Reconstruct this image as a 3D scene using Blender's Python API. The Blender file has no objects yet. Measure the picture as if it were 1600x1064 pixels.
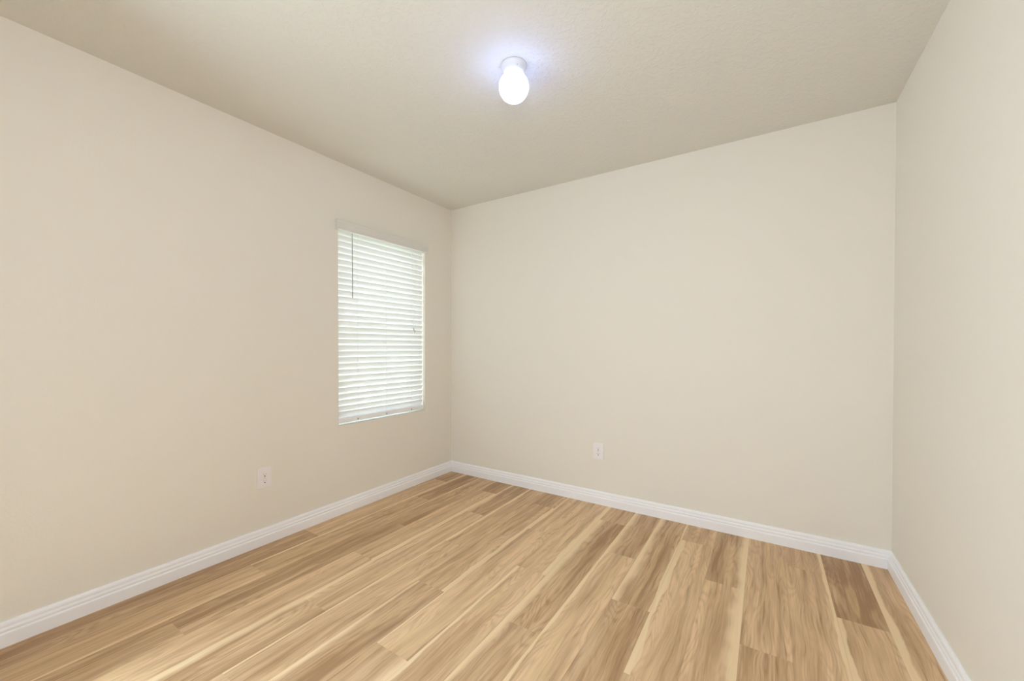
import bpy, bmesh, math, random
from mathutils import Vector, Matrix
random.seed(7)
sc = bpy.context.scene
COL = sc.collection

# ------------------------------------------------------------------ camera
W, H, D = 3.1717, 2.54, 3.50          # back wall width, ceiling height, depth (y from 0 to -D)
cd = bpy.data.cameras.new('camera')
cam = bpy.data.objects.new('camera', cd); COL.objects.link(cam)
cd.sensor_width = 36.0; cd.lens = 13.9834
cd.shift_x = (800 - 796.519) / 1600.0
cd.shift_y = (547.937 - 532.0) / 1600.0
cd.clip_start = 0.02
yaw, pitch, roll = -0.5737, -0.0099, 0.001
fw = Vector((math.sin(yaw)*math.cos(pitch), math.cos(yaw)*math.cos(pitch), math.sin(pitch)))
rt = fw.cross(Vector((0, 0, 1))).normalized(); up = rt.cross(fw)
r2 = rt*math.cos(roll) + up*math.sin(roll); u2 = -rt*math.sin(roll) + up*math.cos(roll)
cam.matrix_world = Matrix(((r2.x, u2.x, -fw.x, 2.5912), (r2.y, u2.y, -fw.y, -2.9524), (r2.z, u2.z, -fw.z, 1.2139), (0, 0, 0, 1)))
sc.camera = cam

# ------------------------------------------------------------------ world and lights
sc.view_settings.view_transform = 'Standard'
sc.view_settings.look = 'None'
sc.view_settings.gamma = 1.0
sc.view_settings.use_curve_mapping = False
sc.view_settings.exposure = 0.0
sc.cycles.use_denoising = True
sc.cycles.max_bounces = 16
sc.cycles.diffuse_bounces = 12
sc.cycles.transparent_max_bounces = 16
sc.cycles.sample_clamp_indirect = 6.0

SKY_STRENGTH = 13.0
CROSS_W, CROSS_COL = 28.0, (0.83, 0.98, 1.09)
FILL_W, FILL_COL = 21.0, (1.0, 1.0, 1.08)
LAMP_EMIT = 10.0
LAMP_COL = (0.33, 0.47, 1.0)

w = bpy.data.worlds.new('sky'); sc.world = w; w.use_nodes = True
nt = w.node_tree; nt.nodes.clear()
out = nt.nodes.new('ShaderNodeOutputWorld'); bg = nt.nodes.new('ShaderNodeBackground')
geo = nt.nodes.new('ShaderNodeTexCoord'); sep = nt.nodes.new('ShaderNodeSeparateXYZ'); ramp = nt.nodes.new('ShaderNodeValToRGB')
nt.links.new(geo.outputs['Generated'], sep.inputs[0]); nt.links.new(sep.outputs['Z'], ramp.inputs[0])
ramp.color_ramp.elements[0].color = (1.0, 1.0, 0.98, 1); ramp.color_ramp.elements[1].color = (0.86, 0.94, 1.0, 1)
nt.links.new(ramp.outputs[0], bg.inputs[0]); bg.inputs[1].default_value = SKY_STRENGTH
nt.links.new(bg.outputs[0], out.inputs[0])

# doorways in the wall behind the camera
DX0, DX1, DZ = 2.10, 3.02, 2.12        # doorway beside the camera
CX0, CX1 = 0.25, 1.15                  # second doorway, farther left, unseen, added to go with the fill lamp
# unseen area fill added near the left doorway, aimed to brighten the right wall
ld = bpy.data.lights.new('side_fill', 'AREA'); ld.shape = 'RECTANGLE'
ld.size, ld.size_y = 0.85, 1.8
ld.energy = CROSS_W; ld.color = CROSS_COL
lo = bpy.data.objects.new('side_fill', ld); COL.objects.link(lo)
lo.location = (0.72, -D + 0.36, 0.95); lo.rotation_euler = (math.radians(90), 0, math.radians(-65))
# unseen soft point fill added beside the camera to brighten the room
fd = bpy.data.lights.new('camera_fill', 'POINT'); fd.shadow_soft_size = 0.12; fd.energy = FILL_W; fd.color = FILL_COL
fo = bpy.data.objects.new('camera_fill', fd); COL.objects.link(fo); fo.location = (2.55, -2.90, 1.70)

# ------------------------------------------------------------------ materials
class N:
    """small node-tree builder"""
    def __init__(s, name):
        s.m = bpy.data.materials.new(name); s.m.use_nodes = True
        s.t = s.m.node_tree; s.b = s.t.nodes['Principled BSDF']; s.o = s.t.nodes['Material Output']
    def n(s, typ, **kw):
        x = s.t.nodes.new(typ)
        for k, v in kw.items(): setattr(x, k, v)
        return x
    def l(s, a, b): s.t.links.new(a, b)
    def put(s, sock, v):
        if hasattr(v, 'is_linked') or isinstance(v, bpy.types.NodeSocket): s.l(v, sock)
        else: sock.default_value = v
    def math(s, op, a, b=None, c=None, clamp=False):
        x = s.n('ShaderNodeMath', operation=op, use_clamp=clamp)
        for i, v in enumerate((a, b, c)):
            if v is not None: s.put(x.inputs[i], v)
        return x.outputs[0]
    def mix(s, f, a, b, mode='MIX'):
        x = s.n('ShaderNodeMix', data_type='RGBA', blend_type=mode)
        s.put(x.inputs[0], f); s.put(x.inputs[6], a); s.put(x.inputs[7], b)
        return x.outputs[2]
    def smooth(s, v, a, b, lo_=0.0, hi=1.0):
        x = s.n('ShaderNodeMapRange', interpolation_type='SMOOTHSTEP')
        s.put(x.inputs[0], v); s.put(x.inputs[1], a); s.put(x.inputs[2], b); s.put(x.inputs[3], lo_); s.put(x.inputs[4], hi)
        return x.outputs[0]
    def comb(s, x, y, z=0.0):
        c = s.n('ShaderNodeCombineXYZ')
        for i, v in enumerate((x, y, z)): s.put(c.inputs[i], v)
        return c.outputs[0]
    def noise(s, vec, scale=1.0, detail=2.0, rough=0.5, dist=0.0):
        x = s.n('ShaderNodeTexNoise'); s.l(vec, x.inputs['Vector'])
        x.inputs['Scale'].default_value = scale; x.inputs['Detail'].default_value = detail
        x.inputs['Roughness'].default_value = rough; x.inputs['Distortion'].default_value = dist
        return x.outputs['Fac']

def srgb(r, g, b):
    f = lambda c: (c/255/12.92) if c/255 <= .04045 else ((c/255 + .055)/1.055)**2.4
    return (f(r), f(g), f(b), 1.0)

def plain(name, col, rough=.5, spec=.5, bump=None):
    m = N(name); m.b.inputs['Base Color'].default_value = col
    m.b.inputs['Roughness'].default_value = rough; m.b.inputs['Specular IOR Level'].default_value = spec
    if bump:
        sc_, st, dist = bump
        tc = m.n('ShaderNodeTexCoord'); nz = m.noise(tc.outputs['Object'], sc_, 3, .55)
        bp = m.n('ShaderNodeBump'); bp.inputs['Strength'].default_value = st; bp.inputs['Distance'].default_value = dist
        m.l(nz, bp.inputs['Height']); m.l(bp.outputs[0], m.b.inputs['Normal'])
    return m.m

WALL_COL = srgb(234.4, 231.8, 224.4)
M_WALL = plain('cream_paint', WALL_COL, .62, .25, (95, .12, .004))
def ceiling_mat():
    m = N('ceiling_paint'); m.b.inputs['Base Color'].default_value = srgb(221, 220, 213.5)
    m.b.inputs['Roughness'].default_value = .75; m.b.inputs['Specular IOR Level'].default_value = .2
    tc = m.n('ShaderNodeTexCoord'); a = m.noise(tc.outputs['Object'], 42, 4, .6, .6)
    k = m.smooth(a, .46, .60)
    bp = m.n('ShaderNodeBump'); bp.inputs['Strength'].default_value = .26; bp.inputs['Distance'].default_value = .006
    m.l(k, bp.inputs['Height']); m.l(bp.outputs[0], m.b.inputs['Normal']); return m.m
M_CEIL = ceiling_mat()
M_TRIM = plain('white_trim_paint', srgb(246, 248, 254), .35, .45)
M_PLASTIC = plain('white_plastic', srgb(240, 238, 242), .32, .5)
M_DARK = plain('slot_shadow_plastic', srgb(70, 64, 58), .6)
M_METAL = plain('screw_metal', srgb(205, 205, 205), .4)
M_VINYL = plain('white_vinyl', srgb(240, 241, 240), .3, .5)
M_VAL = plain('blind_valance_white', srgb(224, 224, 222), .4, .4)
M_CORD = plain('blind_cord', srgb(226, 224, 220), .7, .2)
M_WAND = plain('clear_grey_wand', srgb(176, 172, 166), .25, .5)
M_SILL = plain('white_marble_sill', srgb(208, 212, 206), .3, .5)
M_CANOPY = plain('canopy_white_enamel', srgb(222, 224, 228), .35, .5)
M_GRASS = plain('lawn_green', srgb(150, 156, 138), .9, .2, (60, .5, .02))

def slat_mat():
    m = N('slat_faux_wood')
    df = m.n('ShaderNodeBsdfDiffuse'); df.inputs[0].default_value = srgb(244, 245, 246)
    tr = m.n('ShaderNodeBsdfTranslucent'); tr.inputs[0].default_value = srgb(236, 246, 248)
    gl = m.n('ShaderNodeBsdfGlossy'); gl.inputs['Roughness'].default_value = .35
    a = m.n('ShaderNodeMixShader'); a.inputs[0].default_value = .165
    m.l(df.outputs[0], a.inputs[1]); m.l(tr.outputs[0], a.inputs[2])
    b = m.n('ShaderNodeMixShader'); b.inputs[0].default_value = .04
    m.l(a.outputs[0], b.inputs[1]); m.l(gl.outputs[0], b.inputs[2]); m.l(b.outputs[0], m.o.inputs[0]); return m.m
M_SLAT = slat_mat()
def glass_mat():
    m = N('window_glass')
    t = m.n('ShaderNodeBsdfTransparent'); t.inputs[0].default_value = (.95, .96, .955, 1)
    g = m.n('ShaderNodeBsdfGlossy'); g.inputs['Roughness'].default_value = .02
    a = m.n('ShaderNodeMixShader'); a.inputs[0].default_value = .06
    m.l(t.outputs[0], a.inputs[1]); m.l(g.outputs[0], a.inputs[2]); m.l(a.outputs[0], m.o.inputs[0]); return m.m
M_GLASS = glass_mat()
def globe_mat():
    m = N('lit_opal_glass')
    m.b.inputs['Base Color'].default_value = (.9, .9, .92, 1); m.b.inputs['Roughness'].default_value = .2
    m.b.inputs['Emission Color'].default_value = (*LAMP_COL, 1); tc = m.n('ShaderNodeTexCoord'); sp = m.n('ShaderNodeSeparateXYZ'); m.l(tc.outputs['Generated'], sp.inputs[0])
    m.l(m.smooth(sp.outputs[2], .35, .95, LAMP_EMIT*1.6, LAMP_EMIT*.30), m.b.inputs['Emission Strength'])
    return m.m
M_GLOBE = globe_mat()

# ------------------------------------------------------------------ helpers
def obj(name, bm, mat, parent=None, smooth=False):
    me = bpy.data.meshes.new(name); bmesh.ops.recalc_face_normals(bm, faces=bm.faces[:])
    bm.to_mesh(me); bm.free()
    if smooth:
        for p in me.polygons: p.use_smooth = True
    for m in (mat if isinstance(mat, (list, tuple)) else [mat]): me.materials.append(m)
    o = bpy.data.objects.new(name, me); COL.objects.link(o)
    if parent: o.parent = parent
    return o
def struct(name, bm, mat, smooth=False):
    o = obj(name, bm, mat, None, smooth); o['kind'] = 'structure'; return o
def thing(name, label, cat, loc=(0, 0, 0), group=None):
    o = bpy.data.objects.new(name, None); COL.objects.link(o); o.location = loc
    o.empty_display_size = .05; o['label'] = label; o['category'] = cat
    if group: o['group'] = group
    return o
def box(bm, x0, x1, y0, y1, z0, z1, bevel=0.0, seg=2):
    r = bmesh.ops.create_cube(bm, size=1.0)
    vs = r['verts']
    for v in vs:
        v.co = Vector(((x0 + x1)/2 + v.co.x*(x1 - x0), (y0 + y1)/2 + v.co.y*(y1 - y0), (z0 + z1)/2 + v.co.z*(z1 - z0)))
    if bevel > 0:
        es = list({e for v in vs for e in v.link_edges})
        bmesh.ops.bevel(bm, geom=es, offset=bevel, segments=seg, profile=.5, affect='EDGES')
    return bm
def lathe(bm, prof, seg=48, axis='z', c=(0, 0, 0)):
    rings = []
    for r, h in prof:
        if r < 1e-6: rings.append([bm.verts.new(Vector(c) + (Vector((0, 0, h)) if axis == 'z' else Vector((h, 0, 0))))])
        else:
            ring = []
            for k in range(seg):
                a = 2*math.pi*k/seg
                p = Vector((r*math.cos(a), r*math.sin(a), h)) if axis == 'z' else Vector((h, r*math.cos(a), r*math.sin(a)))
                ring.append(bm.verts.new(Vector(c) + p))
            rings.append(ring)
    for A, B in zip(rings, rings[1:]):
        for k in range(seg):
            k2 = (k + 1) % seg
            f = ([A[0], B[k], B[k2]] if len(A) == 1 else [A[k], A[k2], B[0]] if len(B) == 1 else [A[k], A[k2], B[k2], B[k]])
            bm.faces.new(f)
    return bm
def sweep(bm, prof, path):
    """prof: closed list of 2D points; path: list of functions mapping (a, b) -> Vector"""
    rows = [[bm.verts.new(f(a, b)) for a, b in prof] for f in path]
    n = len(prof)
    for A, B in zip(rows, rows[1:]):
        for k in range(n): bm.faces.new((A[k], A[(k + 1) % n], B[(k + 1) % n], B[k]))
    bm.faces.new(rows[0]); bm.faces.new(rows[-1][::-1]); return bm

# ------------------------------------------------------------------ room shell
T = 0.20
OY0, OY1, OZ0, OZ1 = -1.2163, -0.3520, 0.6400, 2.1050       # window opening in the left wall
bm = bmesh.new()
def wall_with_hole(bm):
    """left wall, one solid with the window hole cut through"""
    ys, zs = [-D, OY0, OY1, 0.0], [0.0, OZ0, OZ1, H]
    V = {}
    for s, x in ((0, 0.0), (1, -T)):
        for i, y in enumerate(ys):
            for j, z in enumerate(zs): V[s, i, j] = bm.verts.new((x, y, z))
    for s in (0, 1):
        for i in range(3):
            for j in range(3):
                if (i, j) != (1, 1): bm.faces.new([V[s, i, j], V[s, i+1, j], V[s, i+1, j+1], V[s, i, j+1]])
    for (a, b) in (((1, 1), (2, 1)), ((2, 1), (2, 2)), ((2, 2), (1, 2)), ((1, 2), (1, 1))):
        bm.faces.new([V[(0,)+a], V[(0,)+b], V[(1,)+b], V[(1,)+a]])
    rim = [(0, 0), (1, 0), (2, 0), (3, 0), (3, 1), (3, 2), (3, 3), (2, 3), (1, 3), (0, 3), (0, 2), (0, 1)]
    for a, b in zip(rim, rim[1:] + rim[:1]):
        bm.faces.new([V[(0,)+a], V[(0,)+b], V[(1,)+b], V[(1,)+a]])
wall_with_hole(bm); struct('wall_left', bm, M_WALL)
struct('wall_back', box(bmesh.new(), -T, W + T, 0, T, 0, H), M_WALL)
struct('wall_right', box(bmesh.new(), W, W + T, -D - T, 0, 0, H), M_WALL)
bm = bmesh.new()
prof = [(-T, 0), (CX0, 0), (CX0, DZ), (CX1, DZ), (CX1, 0), (DX0, 0), (DX0, DZ), (DX1, DZ), (DX1, 0), (W, 0), (W, H), (-T, H)]
sweep(bm, prof, [lambda a, b: Vector((a, -D, b)), lambda a, b: Vector((a, -D - T, b))])
struct('wall_front', bm, M_WALL)
# the hall behind the doorway
struct('wall_hall_far', box(bmesh.new(), -T, W + T, -D - 1.5, -D - 1.4, 0, H), M_WALL)
struct('wall_hall_left', box(bmesh.new(), -T - .1, -T, -D - 1.5, -D - T, 0, H), M_WALL)
struct('wall_hall_right', box(bmesh.new(), W, W + T, -D - 1.4, -D - T, 0, H), M_WALL)
struct('ceiling', box(bmesh.new(), -T, W + T, -D - 1.5, T, H, H + .12), M_CEIL)

# ------------------------------------------------------------------ floor: vinyl planks running to the back wall
PW = 0.1785; X1 = 0.1850                       # plank width, x of the first seam
FY = -D - 1.5
SEAMS = [0.0] + [X1 + PW*k for k in range(17)] + [W]
JOINTS = {0: [-0.270, -1.484], 1: [-0.662, -1.887, -3.10], 2: [-1.085, -2.30]}
CLASS = [0, 1, 2, 0, 1, 2, 0, 1, 2, 0, 1, 2, 0, 1, 2, 0, 1, 2]
# (column, segment): tone 0 dark .. 1 light, pinkness, left sapwood (width, softness), right sapwood (width, softness)
PL = {
 (0,0): (.05,.0,(0,0),(0,0)), (0,1): (.55,.0,(0,0),(0,0)), (0,2): (.10,.3,(0,0),(0,0)),
 (1,0): (.00,.0,(.030,.018),(0,0)), (1,1): (.35,.0,(.022,.012),(0,0)), (1,2): (.55,.0,(0,0),(.010,.004)),
 (2,0): (.22,.0,(.012,.004),(0,0)), (2,1): (.12,.3,(0,0),(0,0)),
 (3,0): (.05,.0,(.016,.01),(0,0)), (3,1): (.55,.1,(0,0),(.024,.005)), (3,2): (.62,.0,(0,0),(.016,.012)),
 (4,0): (.05,.0,(.040,.030),(0,0)), (4,1): (.55,.2,(.022,.006),(0,0)), (4,2): (.25,.4,(.034,.024),(0,0)),
 (5,0): (.45,.1,(.026,.006),(0,0)), (5,1): (.40,.3,(.012,.004),(0,0)),
 (6,0): (.20,.0,(0,0),(0,0)), (6,1): (.38,.3,(0,0),(.026,.005)), (6,2): (.12,.6,(.030,.02),(0,0)),
 (7,0): (.62,.2,(.014,.005),(0,0)), (7,1): (.62,.4,(.008,.003),(0,0)), (7,2): (.45,.5,(0,0),(.04,.03)),
 (8,0): (.62,.3,(0,0),(.036,.006)), (8,1): (.55,.5,(.018,.004),(0,0)),
 (9,0): (.45,.1,(0,0),(0,0)), (9,1): (.15,.1,(.055,.035),(0,0)), (9,2): (.30,.7,(.03,.02),(0,0)),
 (10,0): (.30,.1,(.050,.035),(0,0)), (10,1): (.60,.4,(.022,.005),(0,0)),
 (11,0): (.18,.1,(.050,.035),(.012,.004)), (11,1): (.22,.8,(0,0),(0,0)),
 (12,0): (.45,.1,(0,0),(0,0)), (12,1): (.62,.2,(.030,.005),(0,0)), (12,2): (.5,.5,(0,0),(0,0)),
 (13,0): (.20,.0,(0,0),(.060,.03)), (13,1): (.42,.1,(0,0),(.070,.035)),
 (14,0): (.45,.3,(0,0),(0,0)), (14,1): (.18,.2,(0,0),(0,0)),
 (15,0): (.42,.2,(0,0),(.018,.004)), (15,1): (.52,.1,(0,0),(.020,.004)),
 (16,0): (.02,.0,(0,0),(0,0)), (16,1): (.62,.0,(.030,.005),(0,0)),
 (17,0): (.48,.0,(.034,.006),(0,0)), (17,1): (.5,.0,(.034,.006),(0,0)),
}
bm = bmesh.new()
uvl = bm.loops.layers.uv.new('UVMap')
la = bm.faces.layers.float_vector.new('plank_tone')     # tone, pinkness, seed
lb = bm.faces.layers.float_vector.new('plank_left')     # left width, softness, plank width
lc = bm.faces.layers.float_vector.new('plank_right')
rnd = random.Random(11)
for c in range(18):
    x0, x1 = SEAMS[c], SEAMS[c + 1]
    ys = [0.0] + JOINTS[CLASS[c]] + [FY]
    for s in range(len(ys) - 1):
        ya, yb = ys[s], ys[s + 1]
        tone, pink, L, R = PL.get((c, s), (rnd.uniform(.2, .6), rnd.uniform(0, .5), (0, 0), (0, 0)))
        vs = [bm.verts.new(p) for p in ((x0, yb, 0), (x1, yb, 0), (x1, ya, 0), (x0, ya, 0))]
        f = bm.faces.new(vs)
        pw = PW if c not in (0,) else X1
        off = 0.0
        for lp, (uu, vv) in zip(f.loops, ((0, yb), (x1 - x0, yb), (x1 - x0, ya), (0, ya))): lp[uvl].uv = (uu + off, vv)
        f[la] = Vector((.14 + tone*.82, pink, rnd.uniform(0, 40)))
        sw = lambda q: (q[0]*(.62 if q[1] > .009 else .8) if q[0] > 0 else -1, max(q[1]*.7, .0015))
        f[lb] = Vector((*sw(L), x1 - x0))
        f[lc] = Vector((*sw(R), 0))
# underside and rim of the floor slab
fl_top = list(bm.faces)
v = [bm.verts.new(p) for p in ((0, FY, -.02), (W, FY, -.02), (W, 0, -.02), (0, 0, -.02))]
bm.faces.new(v[::-1])

def floor_mat():
    m = N('vinyl_wood_planks')
    at = lambda n: m.n('ShaderNodeAttribute', attribute_name=n)
    def xyz(n):
        s = m.n('ShaderNodeSeparateXYZ'); m.l(at(n).outputs['Vector'], s.inputs[0]); return s.outputs
    tone, pink, seed = xyz('plank_tone'); wl, sl, pw = xyz('plank_left'); wr, sr, _ = xyz('plank_right')
    uvn = m.n('ShaderNodeUVMap'); uvn.uv_map = 'UVMap'
    s = m.n('ShaderNodeSeparateXYZ'); m.l(uvn.outputs[0], s.inputs[0]); u, v = s.outputs[0], s.outputs[1]
    vo = m.math('MULTIPLY_ADD', seed, 3.7, v)          # v shifted per plank
    uo = m.math('MULTIPLY_ADD', seed, 1.3, u)
    # grain
    warp = m.math('MULTIPLY', m.math('SUBTRACT', m.noise(m.comb(m.math('MULTIPLY', uo, 7), m.math('MULTIPLY', vo, 2.2)), 1, 2, .5), .5), .05)
    uw = m.math('ADD', uo, warp)
    fine = m.noise(m.comb(m.math('MULTIPLY', uw, 170), m.math('MULTIPLY', vo, 5.0)), 1, 4, .6)
    mid = m.noise(m.comb(m.math('MULTIPLY', uw, 38), m.math('MULTIPLY', vo, 1.6)), 1, 4, .6)
    broad = m.noise(m.comb(m.math('MULTIPLY', uw, 13), m.math('MULTIPLY', vo, 1.0)), 1, 2, .5)
    field = m.noise(m.comb(m.math('MULTIPLY', uo, 8.5), m.math('MULTIPLY', vo, 1.25), 3.1), 1, 2.0, .45)
    ring = m.math('SINE', m.math('MULTIPLY', field, 130.0))
    ring = m.math('POWER', m.math('MULTIPLY_ADD', ring, .5, .5), 2.0)
    # pale flame-like streaks inside the plank
    fl = m.noise(m.comb(m.math('MULTIPLY', uw, 16), m.math('MULTIPLY', vo, 1.5), 9.7), 1, 2, .5)
    flame = m.math('MULTIPLY', m.smooth(fl, .60, .66), m.smooth(fl, .66, .80, 1.0, .35))
    # base colour
    base = m.n('ShaderNodeValToRGB'); e = base.color_ramp.elements
    e[0].position = 0; e[0].color = srgb(160, 125, 89); e[1].position = 1; e[1].color = srgb(228, 197, 158)
    k = e = None
    tv = m.math('ADD', tone, m.math('MULTIPLY', m.math('SUBTRACT', mid, .5), 1.45))
    tv = m.math('ADD', tv, m.math('MULTIPLY', m.math('SUBTRACT', broad, .5), 1.1))
    tv = m.math('ADD', tv, m.math('MULTIPLY', m.math('SUBTRACT', fine, .5), .75))
    tv = m.math('MULTIPLY_ADD', m.math('SUBTRACT', ring, .4), m.math('MULTIPLY', m.smooth(broad, .40, .62), -.25), tv)
    streak = m.smooth(m.noise(m.comb(m.math('MULTIPLY', uw, 75), m.math('MULTIPLY', vo, 2.4), 2.3), 1, 3, .6), .56, .72)
    tv = m.math('MULTIPLY_ADD', streak, -.38, m.math('ADD', tv, .06))
    m.l(tv, base.inputs[0])
    pv = m.math('MULTIPLY', pink, m.smooth(m.noise(m.comb(m.math('MULTIPLY', uw, 14), m.math('MULTIPLY', vo, .9), 5.5), 1, 2), .35, .65))
    colr = m.mix(m.math('MULTIPLY', pv, .75), base.outputs[0], m.mix(tv, srgb(168, 136, 107), srgb(224, 196, 161)))
    colr = m.mix(m.math('MULTIPLY', flame, .38), colr, srgb(224, 196, 150))
    # knots
    vor = m.n('ShaderNodeTexVoronoi', feature='F1'); m.l(m.comb(m.math('MULTIPLY', uw, 9), m.math('MULTIPLY', vo, 3.2)), vor.inputs['Vector']); vor.inputs['Scale'].default_value = 1
    pick = m.n('ShaderNodeSeparateColor'); m.l(vor.outputs['Color'], pick.inputs[0])
    knot = m.math('MULTIPLY', m.smooth(vor.outputs['Distance'], .03, .10, 1, 0), m.math('GREATER_THAN', pick.outputs[0], .84))
    colr = m.mix(m.math('MULTIPLY', knot, .6), colr, srgb(128, 94, 60))
    # sapwood along the plank edges
    wob = m.noise(m.comb(m.math('MULTIPLY', seed, 5.1), m.math('MULTIPLY', vo, 3.0)), 1, 3, .55)
    wf = m.math('MULTIPLY_ADD', m.math('SUBTRACT', wob, .5), 2.4, 1.0)
    def sap(dist, wd, soft):
        d = m.math('SUBTRACT', dist, m.math('MULTIPLY', wd, wf))
        return m.math('MULTIPLY', m.smooth(d, m.math('MULTIPLY', soft, -1), soft, 1, 0), m.math('GREATER_THAN', wd, 0.0))
    sm = m.math('MAXIMUM', sap(u, wl, sl), sap(m.math('SUBTRACT', pw, u), wr, sr))
    sapc = m.mix(m.math('MULTIPLY', mid, 1.0), srgb(224, 197, 155), srgb(246, 225, 189))
    colr = m.mix(m.math('MULTIPLY', sm, .95), colr, sapc)
    # hairline bevel between planks
    edge = m.math('MINIMUM', u, m.math('SUBTRACT', pw, u))
    hl = m.smooth(edge, .0004, .0016, 1, 0)
    colr = m.mix(m.math('MULTIPLY', hl, .22), colr, srgb(120, 92, 62))
    m.l(colr, m.b.inputs['Base Color'])
    m.b.inputs['Roughness'].default_value = .42; m.b.inputs['Specular IOR Level'].default_value = .35
    bp = m.n('ShaderNodeBump'); bp.inputs['Strength'].default_value = .06; bp.inputs['Distance'].default_value = .002
    m.l(fine, bp.inputs['Height']); m.l(bp.outputs[0], m.b.inputs['Normal'])
    return m.m
floor = struct('floor', bm, floor_mat())

# ------------------------------------------------------------------ baseboards
BH, BT = 0.099, 0.0187
# thickness, height: stepped colonial profile
BP = [(0, 0), (BT, 0), (BT, .050), (BT - .0010, .054), (BT - .0052, .058), (BT - .0052, .0605), (BT - .0030, .063),
      (BT - .0034, .070), (BT - .0075, .076), (BT - .0080, .0785), (BT - .0060, .0800), (BT - .0065, .088), (BT - .0090, .0945), (BT - .0125, .0985), (BT - .014, BH), (0, BH)]
bm = sweep(bmesh.new(), BP, [lambda a, b: Vector((a, -D, b)), lambda a, b: Vector((a, -a, b))]); struct('baseboard_left', bm, M_TRIM)
bm = sweep(bmesh.new(), BP, [lambda a, b: Vector((a, -a, b)), lambda a, b: Vector((W - a, -a, b))]); struct('baseboard_back', bm, M_TRIM)
bm = sweep(bmesh.new(), BP, [lambda a, b: Vector((W - a, -D, b)), lambda a, b: Vector((W - a, -a, b))]); struct('baseboard_right', bm, M_TRIM)

# ------------------------------------------------------------------ window in the left wall
win = bpy.data.objects.new('window_1', None); COL.objects.link(win); win['kind'] = 'structure'
win.location = (-.15, (OY0 + OY1)/2, OZ0)
def wobj(name, bm, mat):
    o = obj(name, bm, mat); o.parent = win; o.matrix_parent_inverse = Matrix.Translation(-win.location); return o
SZ = OZ0 + .0045
wobj('window_sill', box(bmesh.new(), -.128, -.0004, OY0 + .0005, OY1 - .0005, OZ0 + .0004, SZ), M_SILL)
def ring(bm, x0, x1, y0, y1, z0, z1, wd):
    P = lambda x: [[(y0, z0), (y1, z0), (y1, z1), (y0, z1)], [(y0 + wd, z0 + wd), (y1 - wd, z0 + wd), (y1 - wd, z1 - wd), (y0 + wd, z1 - wd)]]
    V = [[[bm.verts.new((x, y, z)) for y, z in loop] for loop in P(x)] for x in (x0, x1)]
    for k in range(4):
        j = (k + 1) % 4
        for s in (0, 1): bm.faces.new((V[s][0][k], V[s][0][j], V[s][1][j], V[s][1][k]))
        for q in (0, 1): bm.faces.new((V[0][q][k], V[0][q][j], V[1][q][j], V[1][q][k]))
    return bm
zm = 1.345
wobj('window_frame', ring(bmesh.new(), -.195, -.130, OY0 + .001, OY1 - .001, OZ0 + .001, OZ1 - .001, .035), M_VINYL)
wobj('upper_sash', ring(bmesh.new(), -.185, -.166, OY0 + .036, OY1 - .036, zm - .02, OZ1 - .036, .034), M_VINYL)
wobj('lower_sash', ring(bmesh.new(), -.162, -.140, OY0 + .036, OY1 - .036, OZ0 + .036, zm + .02, .038), M_VINYL)
wobj('glass_pane', box(bmesh.new(), -.177, -.173, OY0 + .068, OY1 - .068, zm + .012, OZ1 - .068), M_GLASS)
wobj('glass_pane', box(bmesh.new(), -.153, -.149, OY0 + .072, OY1 - .072, OZ0 + .072, zm - .016), M_GLASS)
struct('ground', box(bmesh.new(), -12, -T - .01, -8, 8, -.35, -.25), M_GRASS)

# ------------------------------------------------------------------ blind
blind = thing('window_blind', 'white slatted horizontal blind with moulded valance covering the window', 'blind', (0, (OY0 + OY1)/2, 2.052))
B0 = -blind.location
def bobj(name, bm, mat, parent=blind, smooth=False):
    o = obj(name, bm, mat, None, smooth); o.parent = parent
    if parent is blind: o.matrix_parent_inverse = Matrix.Translation(B0)
    return o
VY0, VY1, VZ0, VZ1 = -1.2410, -0.3380, 2.0520, 2.1230
bm = bmesh.new()
vp = [(0.0005, VZ0), (.029, VZ0), (.031, VZ0 + .003), (.031, VZ0 + .010), (.0285, VZ0 + .0125), (.0285, VZ1 - .018), (.031, VZ1 - .014), (.033, VZ1 - .006), (.033, VZ1), (0.0005, VZ1)]
sweep(bm, vp, [lambda a, b: Vector((a, VY0, b)), lambda a, b: Vector((a, VY1, b))]); bobj('valance', bm, M_VAL)
SX = -.036                                    # the plane the slats hang in
bobj('head_rail', box(bmesh.new(), SX - .026, SX + .026, OY0 + .006, OY1 - .006, OZ1 - .022, OZ1 - .001, .002), M_VAL)
# slats: bowed strips, room edge tilted up
SY0, SY1 = OY0 + .005, OY1 - .0035
PITCH, CHORD, TILT = .04475, .0500, math.radians(75)
def slat_mesh(tilt):
    bm = bmesh.new(); n = 6; top, bot = [], []
    for i in range(n + 1):
        t = i/n - .5
        a = t*CHORD; bow = .0022*(1 - 4*t*t)
        top.append((a, bow + .0014)); bot.append((a, bow - .0014))
    pr = top + bot[::-1]
    c, s = math.cos(tilt), math.sin(tilt)
    # local +a points to the room and up
    f = lambda y: (lambda a, b: Vector((a*c + b*s, y, a*s - b*c)))
    sweep(bm, pr, [f(SY0), f(SY1)])
    return bm
HOLES = [-1.045, -.775, -.505]
zt = 2.0506
proto = None
k = 0
slats = []
while True:
    z = zt - PITCH*k
    if z < .745: break
    if proto is None:
        proto = obj('slat', slat_mesh(TILT), M_SLAT)
        o = proto
    else:
        o = proto.copy(); COL.objects.link(o)
    o.parent = blind
    o.location = Vector((SX, 0, z)) + B0
    o.location.y = B0.y
    slats.append(o); k += 1
z_last = zt - PITCH*(k - 1)
for zz, tl in ((.7115, 76),):                   # bottom slat lies flatter
    o = obj('slat', slat_mesh(math.radians(tl)), M_SLAT); o.parent = blind
    o.location = Vector((SX, B0.y, zz + B0.z)); slats.append(o)
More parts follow.
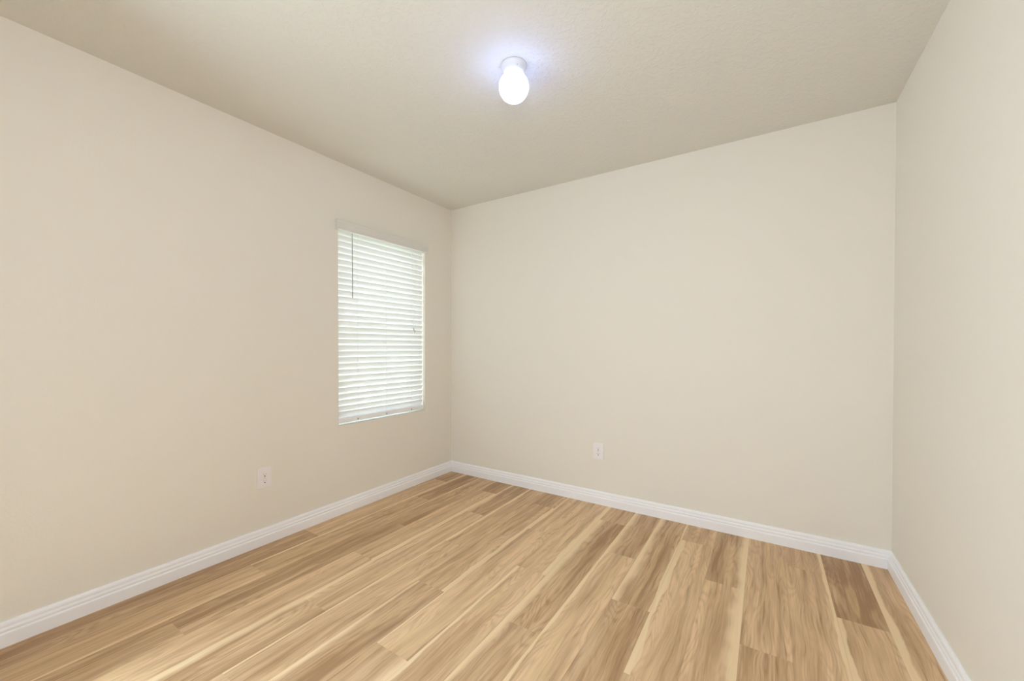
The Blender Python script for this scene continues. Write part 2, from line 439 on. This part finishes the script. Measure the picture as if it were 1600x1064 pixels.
bt = bobj('bottom_rail', box(bmesh.new(), SX - .024, SX + .024, SY0, SY1, SZ + .0085, SZ + .0450, .004), M_TRIM)
for y in HOLES:
    b = lathe(bmesh.new(), [(0, .0), (.005, .0), (.006, -.0015), (.006, -.004)], 14, 'x', (SX + .0275, y, SZ + .023))
    o = obj('cord_plug', b, M_WAND, None, True); o.parent = bt
def tube(bm, pts, r, seg=8):
    prev = None
    for i, p in enumerate(pts):
        p = Vector(p); q = Vector(pts[min(i + 1, len(pts) - 1)]) - Vector(pts[max(i - 1, 0)])
        q.normalize(); a = q.orthogonal().normalized(); b = q.cross(a)
        if prev is not None and prev[1].dot(a) < 0: a, b = -a, -b
        rg = [bm.verts.new(p + (a*math.cos(t) + b*math.sin(t))*r) for t in [2*math.pi*j/seg for j in range(seg)]]
        if prev is not None:
            for j in range(seg): bm.faces.new((prev[0][j], prev[0][(j+1) % seg], rg[(j+1) % seg], rg[j]))
        else: bm.faces.new(rg[::-1])
        prev = (rg, a)
    bm.faces.new(prev[0]); return bm
for y in HOLES:
    b = bmesh.new()
    tube(b, [(SX + .0215, y, OZ1 - .022), (SX + .0215, y, SZ + .042)], .0007, 6)
    tube(b, [(SX - .0215, y, OZ1 - .022), (SX - .0215, y, SZ + .042)], .0007, 6)
    bobj('ladder_cord', b, M_CORD)
lc_ = bobj('lift_cord', tube(tube(bmesh.new(), [(SX + .029, -.485, OZ1 - .03), (SX + .029, -.482, 1.375)], .0009, 6),
      [(SX + .029, -.467, OZ1 - .03), (SX + .029, -.469, 1.375)], .0009, 6), M_CORD)
for y, z in ((-.482, 1.375), (-.469, 1.36)):
    o = obj('tassel', lathe(bmesh.new(), [(0, .005), (.002, .004), (.0035, -.008), (.0045, -.020), (0, -.021)], 12, 'z', (SX + .029, y, z)), M_WAND, None, True)
    o.parent = lc_
wnd = bobj('tilt_wand', tube(bmesh.new(), [(SX + .034, -1.1005, OZ1 - .004), (SX + .036, -1.1005, OZ1 - .03), (SX + .040, -1.1015, 1.575)], .0034, 8), M_WAND)
for o in (bt, lc_):
    for ch in [c for c in bpy.data.objects if c.parent is o]:
        ch.matrix_parent_inverse = Matrix.Translation(B0)
for ch in [c for c in bpy.data.objects if c.parent in (bt, lc_)]:
    ch.matrix_parent_inverse = Matrix.Identity(4)

# ------------------------------------------------------------------ wall outlets (built facing +x, origin on the wall)
def outlet(label, loc, rotz):
    t = thing('wall_outlet', label, 'outlet', loc, 'duplex outlets above the baseboards')
    t.rotation_euler = (0, 0, rotz)
    pw, ph = .0835, .1265
    bm = bmesh.new(); v = []
    rows = []
    for x, ins in ((.0003, 0), (.0048, 0), (.0064, .0022), (.0068, .0060)):
        rows.append([bm.verts.new((x, sy*(pw/2 - ins), sz*(ph/2 - ins))) for sy, sz in ((-1, -1), (1, -1), (1, 1), (-1, 1))])
    for A, B in zip(rows, rows[1:]):
        for k in range(4): bm.faces.new((A[k], A[(k+1) % 4], B[(k+1) % 4], B[k]))
    bm.faces.new(rows[0][::-1]); bm.faces.new(rows[-1])
    obj('cover_plate', bm, M_PLASTIC, t)
    for cz in (.0195, -.0195):
        bm = bmesh.new(); n = 32; pts = []
        for j in range(n):
            a = 2*math.pi*j/n; y, z = .0172*math.cos(a), .0172*math.sin(a)
            pts.append((y, max(-.0142, min(.0142, z))))
        sweep(bm, pts, [lambda a, b: Vector((.0066, a, b + cz)), lambda a, b: Vector((.0086, a, b + cz)), lambda a, b: Vector((.0092, a*.95, b*.95 + cz))])
        rc = obj('receptacle', bm, M_PLASTIC, t)
        bm = bmesh.new()
        box(bm, .0086, .0096, -.0070, -.0057, cz - .0005, cz + .0085)
        box(bm, .0086, .0096, .0057, .0070, cz + .0005, cz + .0078)
        obj('blade_slots', bm, M_DARK, rc)
        obj('ground_hole', lathe(bmesh.new(), [(0, .0096), (.0037, .0096), (.0037, .0086)], 16, 'x', (0, 0, cz - .0078)), M_DARK, rc)
    obj('screw', lathe(bmesh.new(), [(0, .0088), (.0022, .0084), (.0032, .0072), (.0032, .0066)], 16, 'x'), M_METAL, t, True)
    return t
outlet('white duplex wall outlet on the window wall, below and left of the window blind', (0, -1.7245, .4070), 0)
outlet('white duplex wall outlet low on the windowless back wall', (1.5025, 0, .4065), -math.pi/2)

# ------------------------------------------------------------------ ceiling light
LX, LY = 1.5800, -1.3545
lamp = thing('ceiling_light', 'small flush ceiling light with a lit white egg shaped glass globe', 'ceiling light', (LX, LY, H))
can = obj('canopy', lathe(bmesh.new(), [(0, -.0004), (.0605, -.0004), (.0615, -.003), (.0605, -.007), (.0570, -.011), (.0530, -.024), (.0500, -.034), (.0470, -.038), (.0330, -.038)], 56), M_CANOPY, lamp, True)
GA, GB, GC = .0700, .0690, -.1000        # globe half width, half height, centre below the ceiling
GP = [(GA*math.sin(math.radians(t)), GC + GB*math.cos(math.radians(t))) for t in range(24, 180, 6)] + [(0, GC - GB)]
g = obj('globe', lathe(bmesh.new(), GP, 56), M_GLOBE, lamp, True); g['label'] = 'glowing white glass globe'
for a in (200, 320, 80):
    a = math.radians(a); b = bmesh.new()
    tube(b, [(.044*math.cos(a), .044*math.sin(a), -.028), (.054*math.cos(a), .054*math.sin(a), -.028)], .0028, 10)
    obj('thumb_screw', b, M_METAL, can)
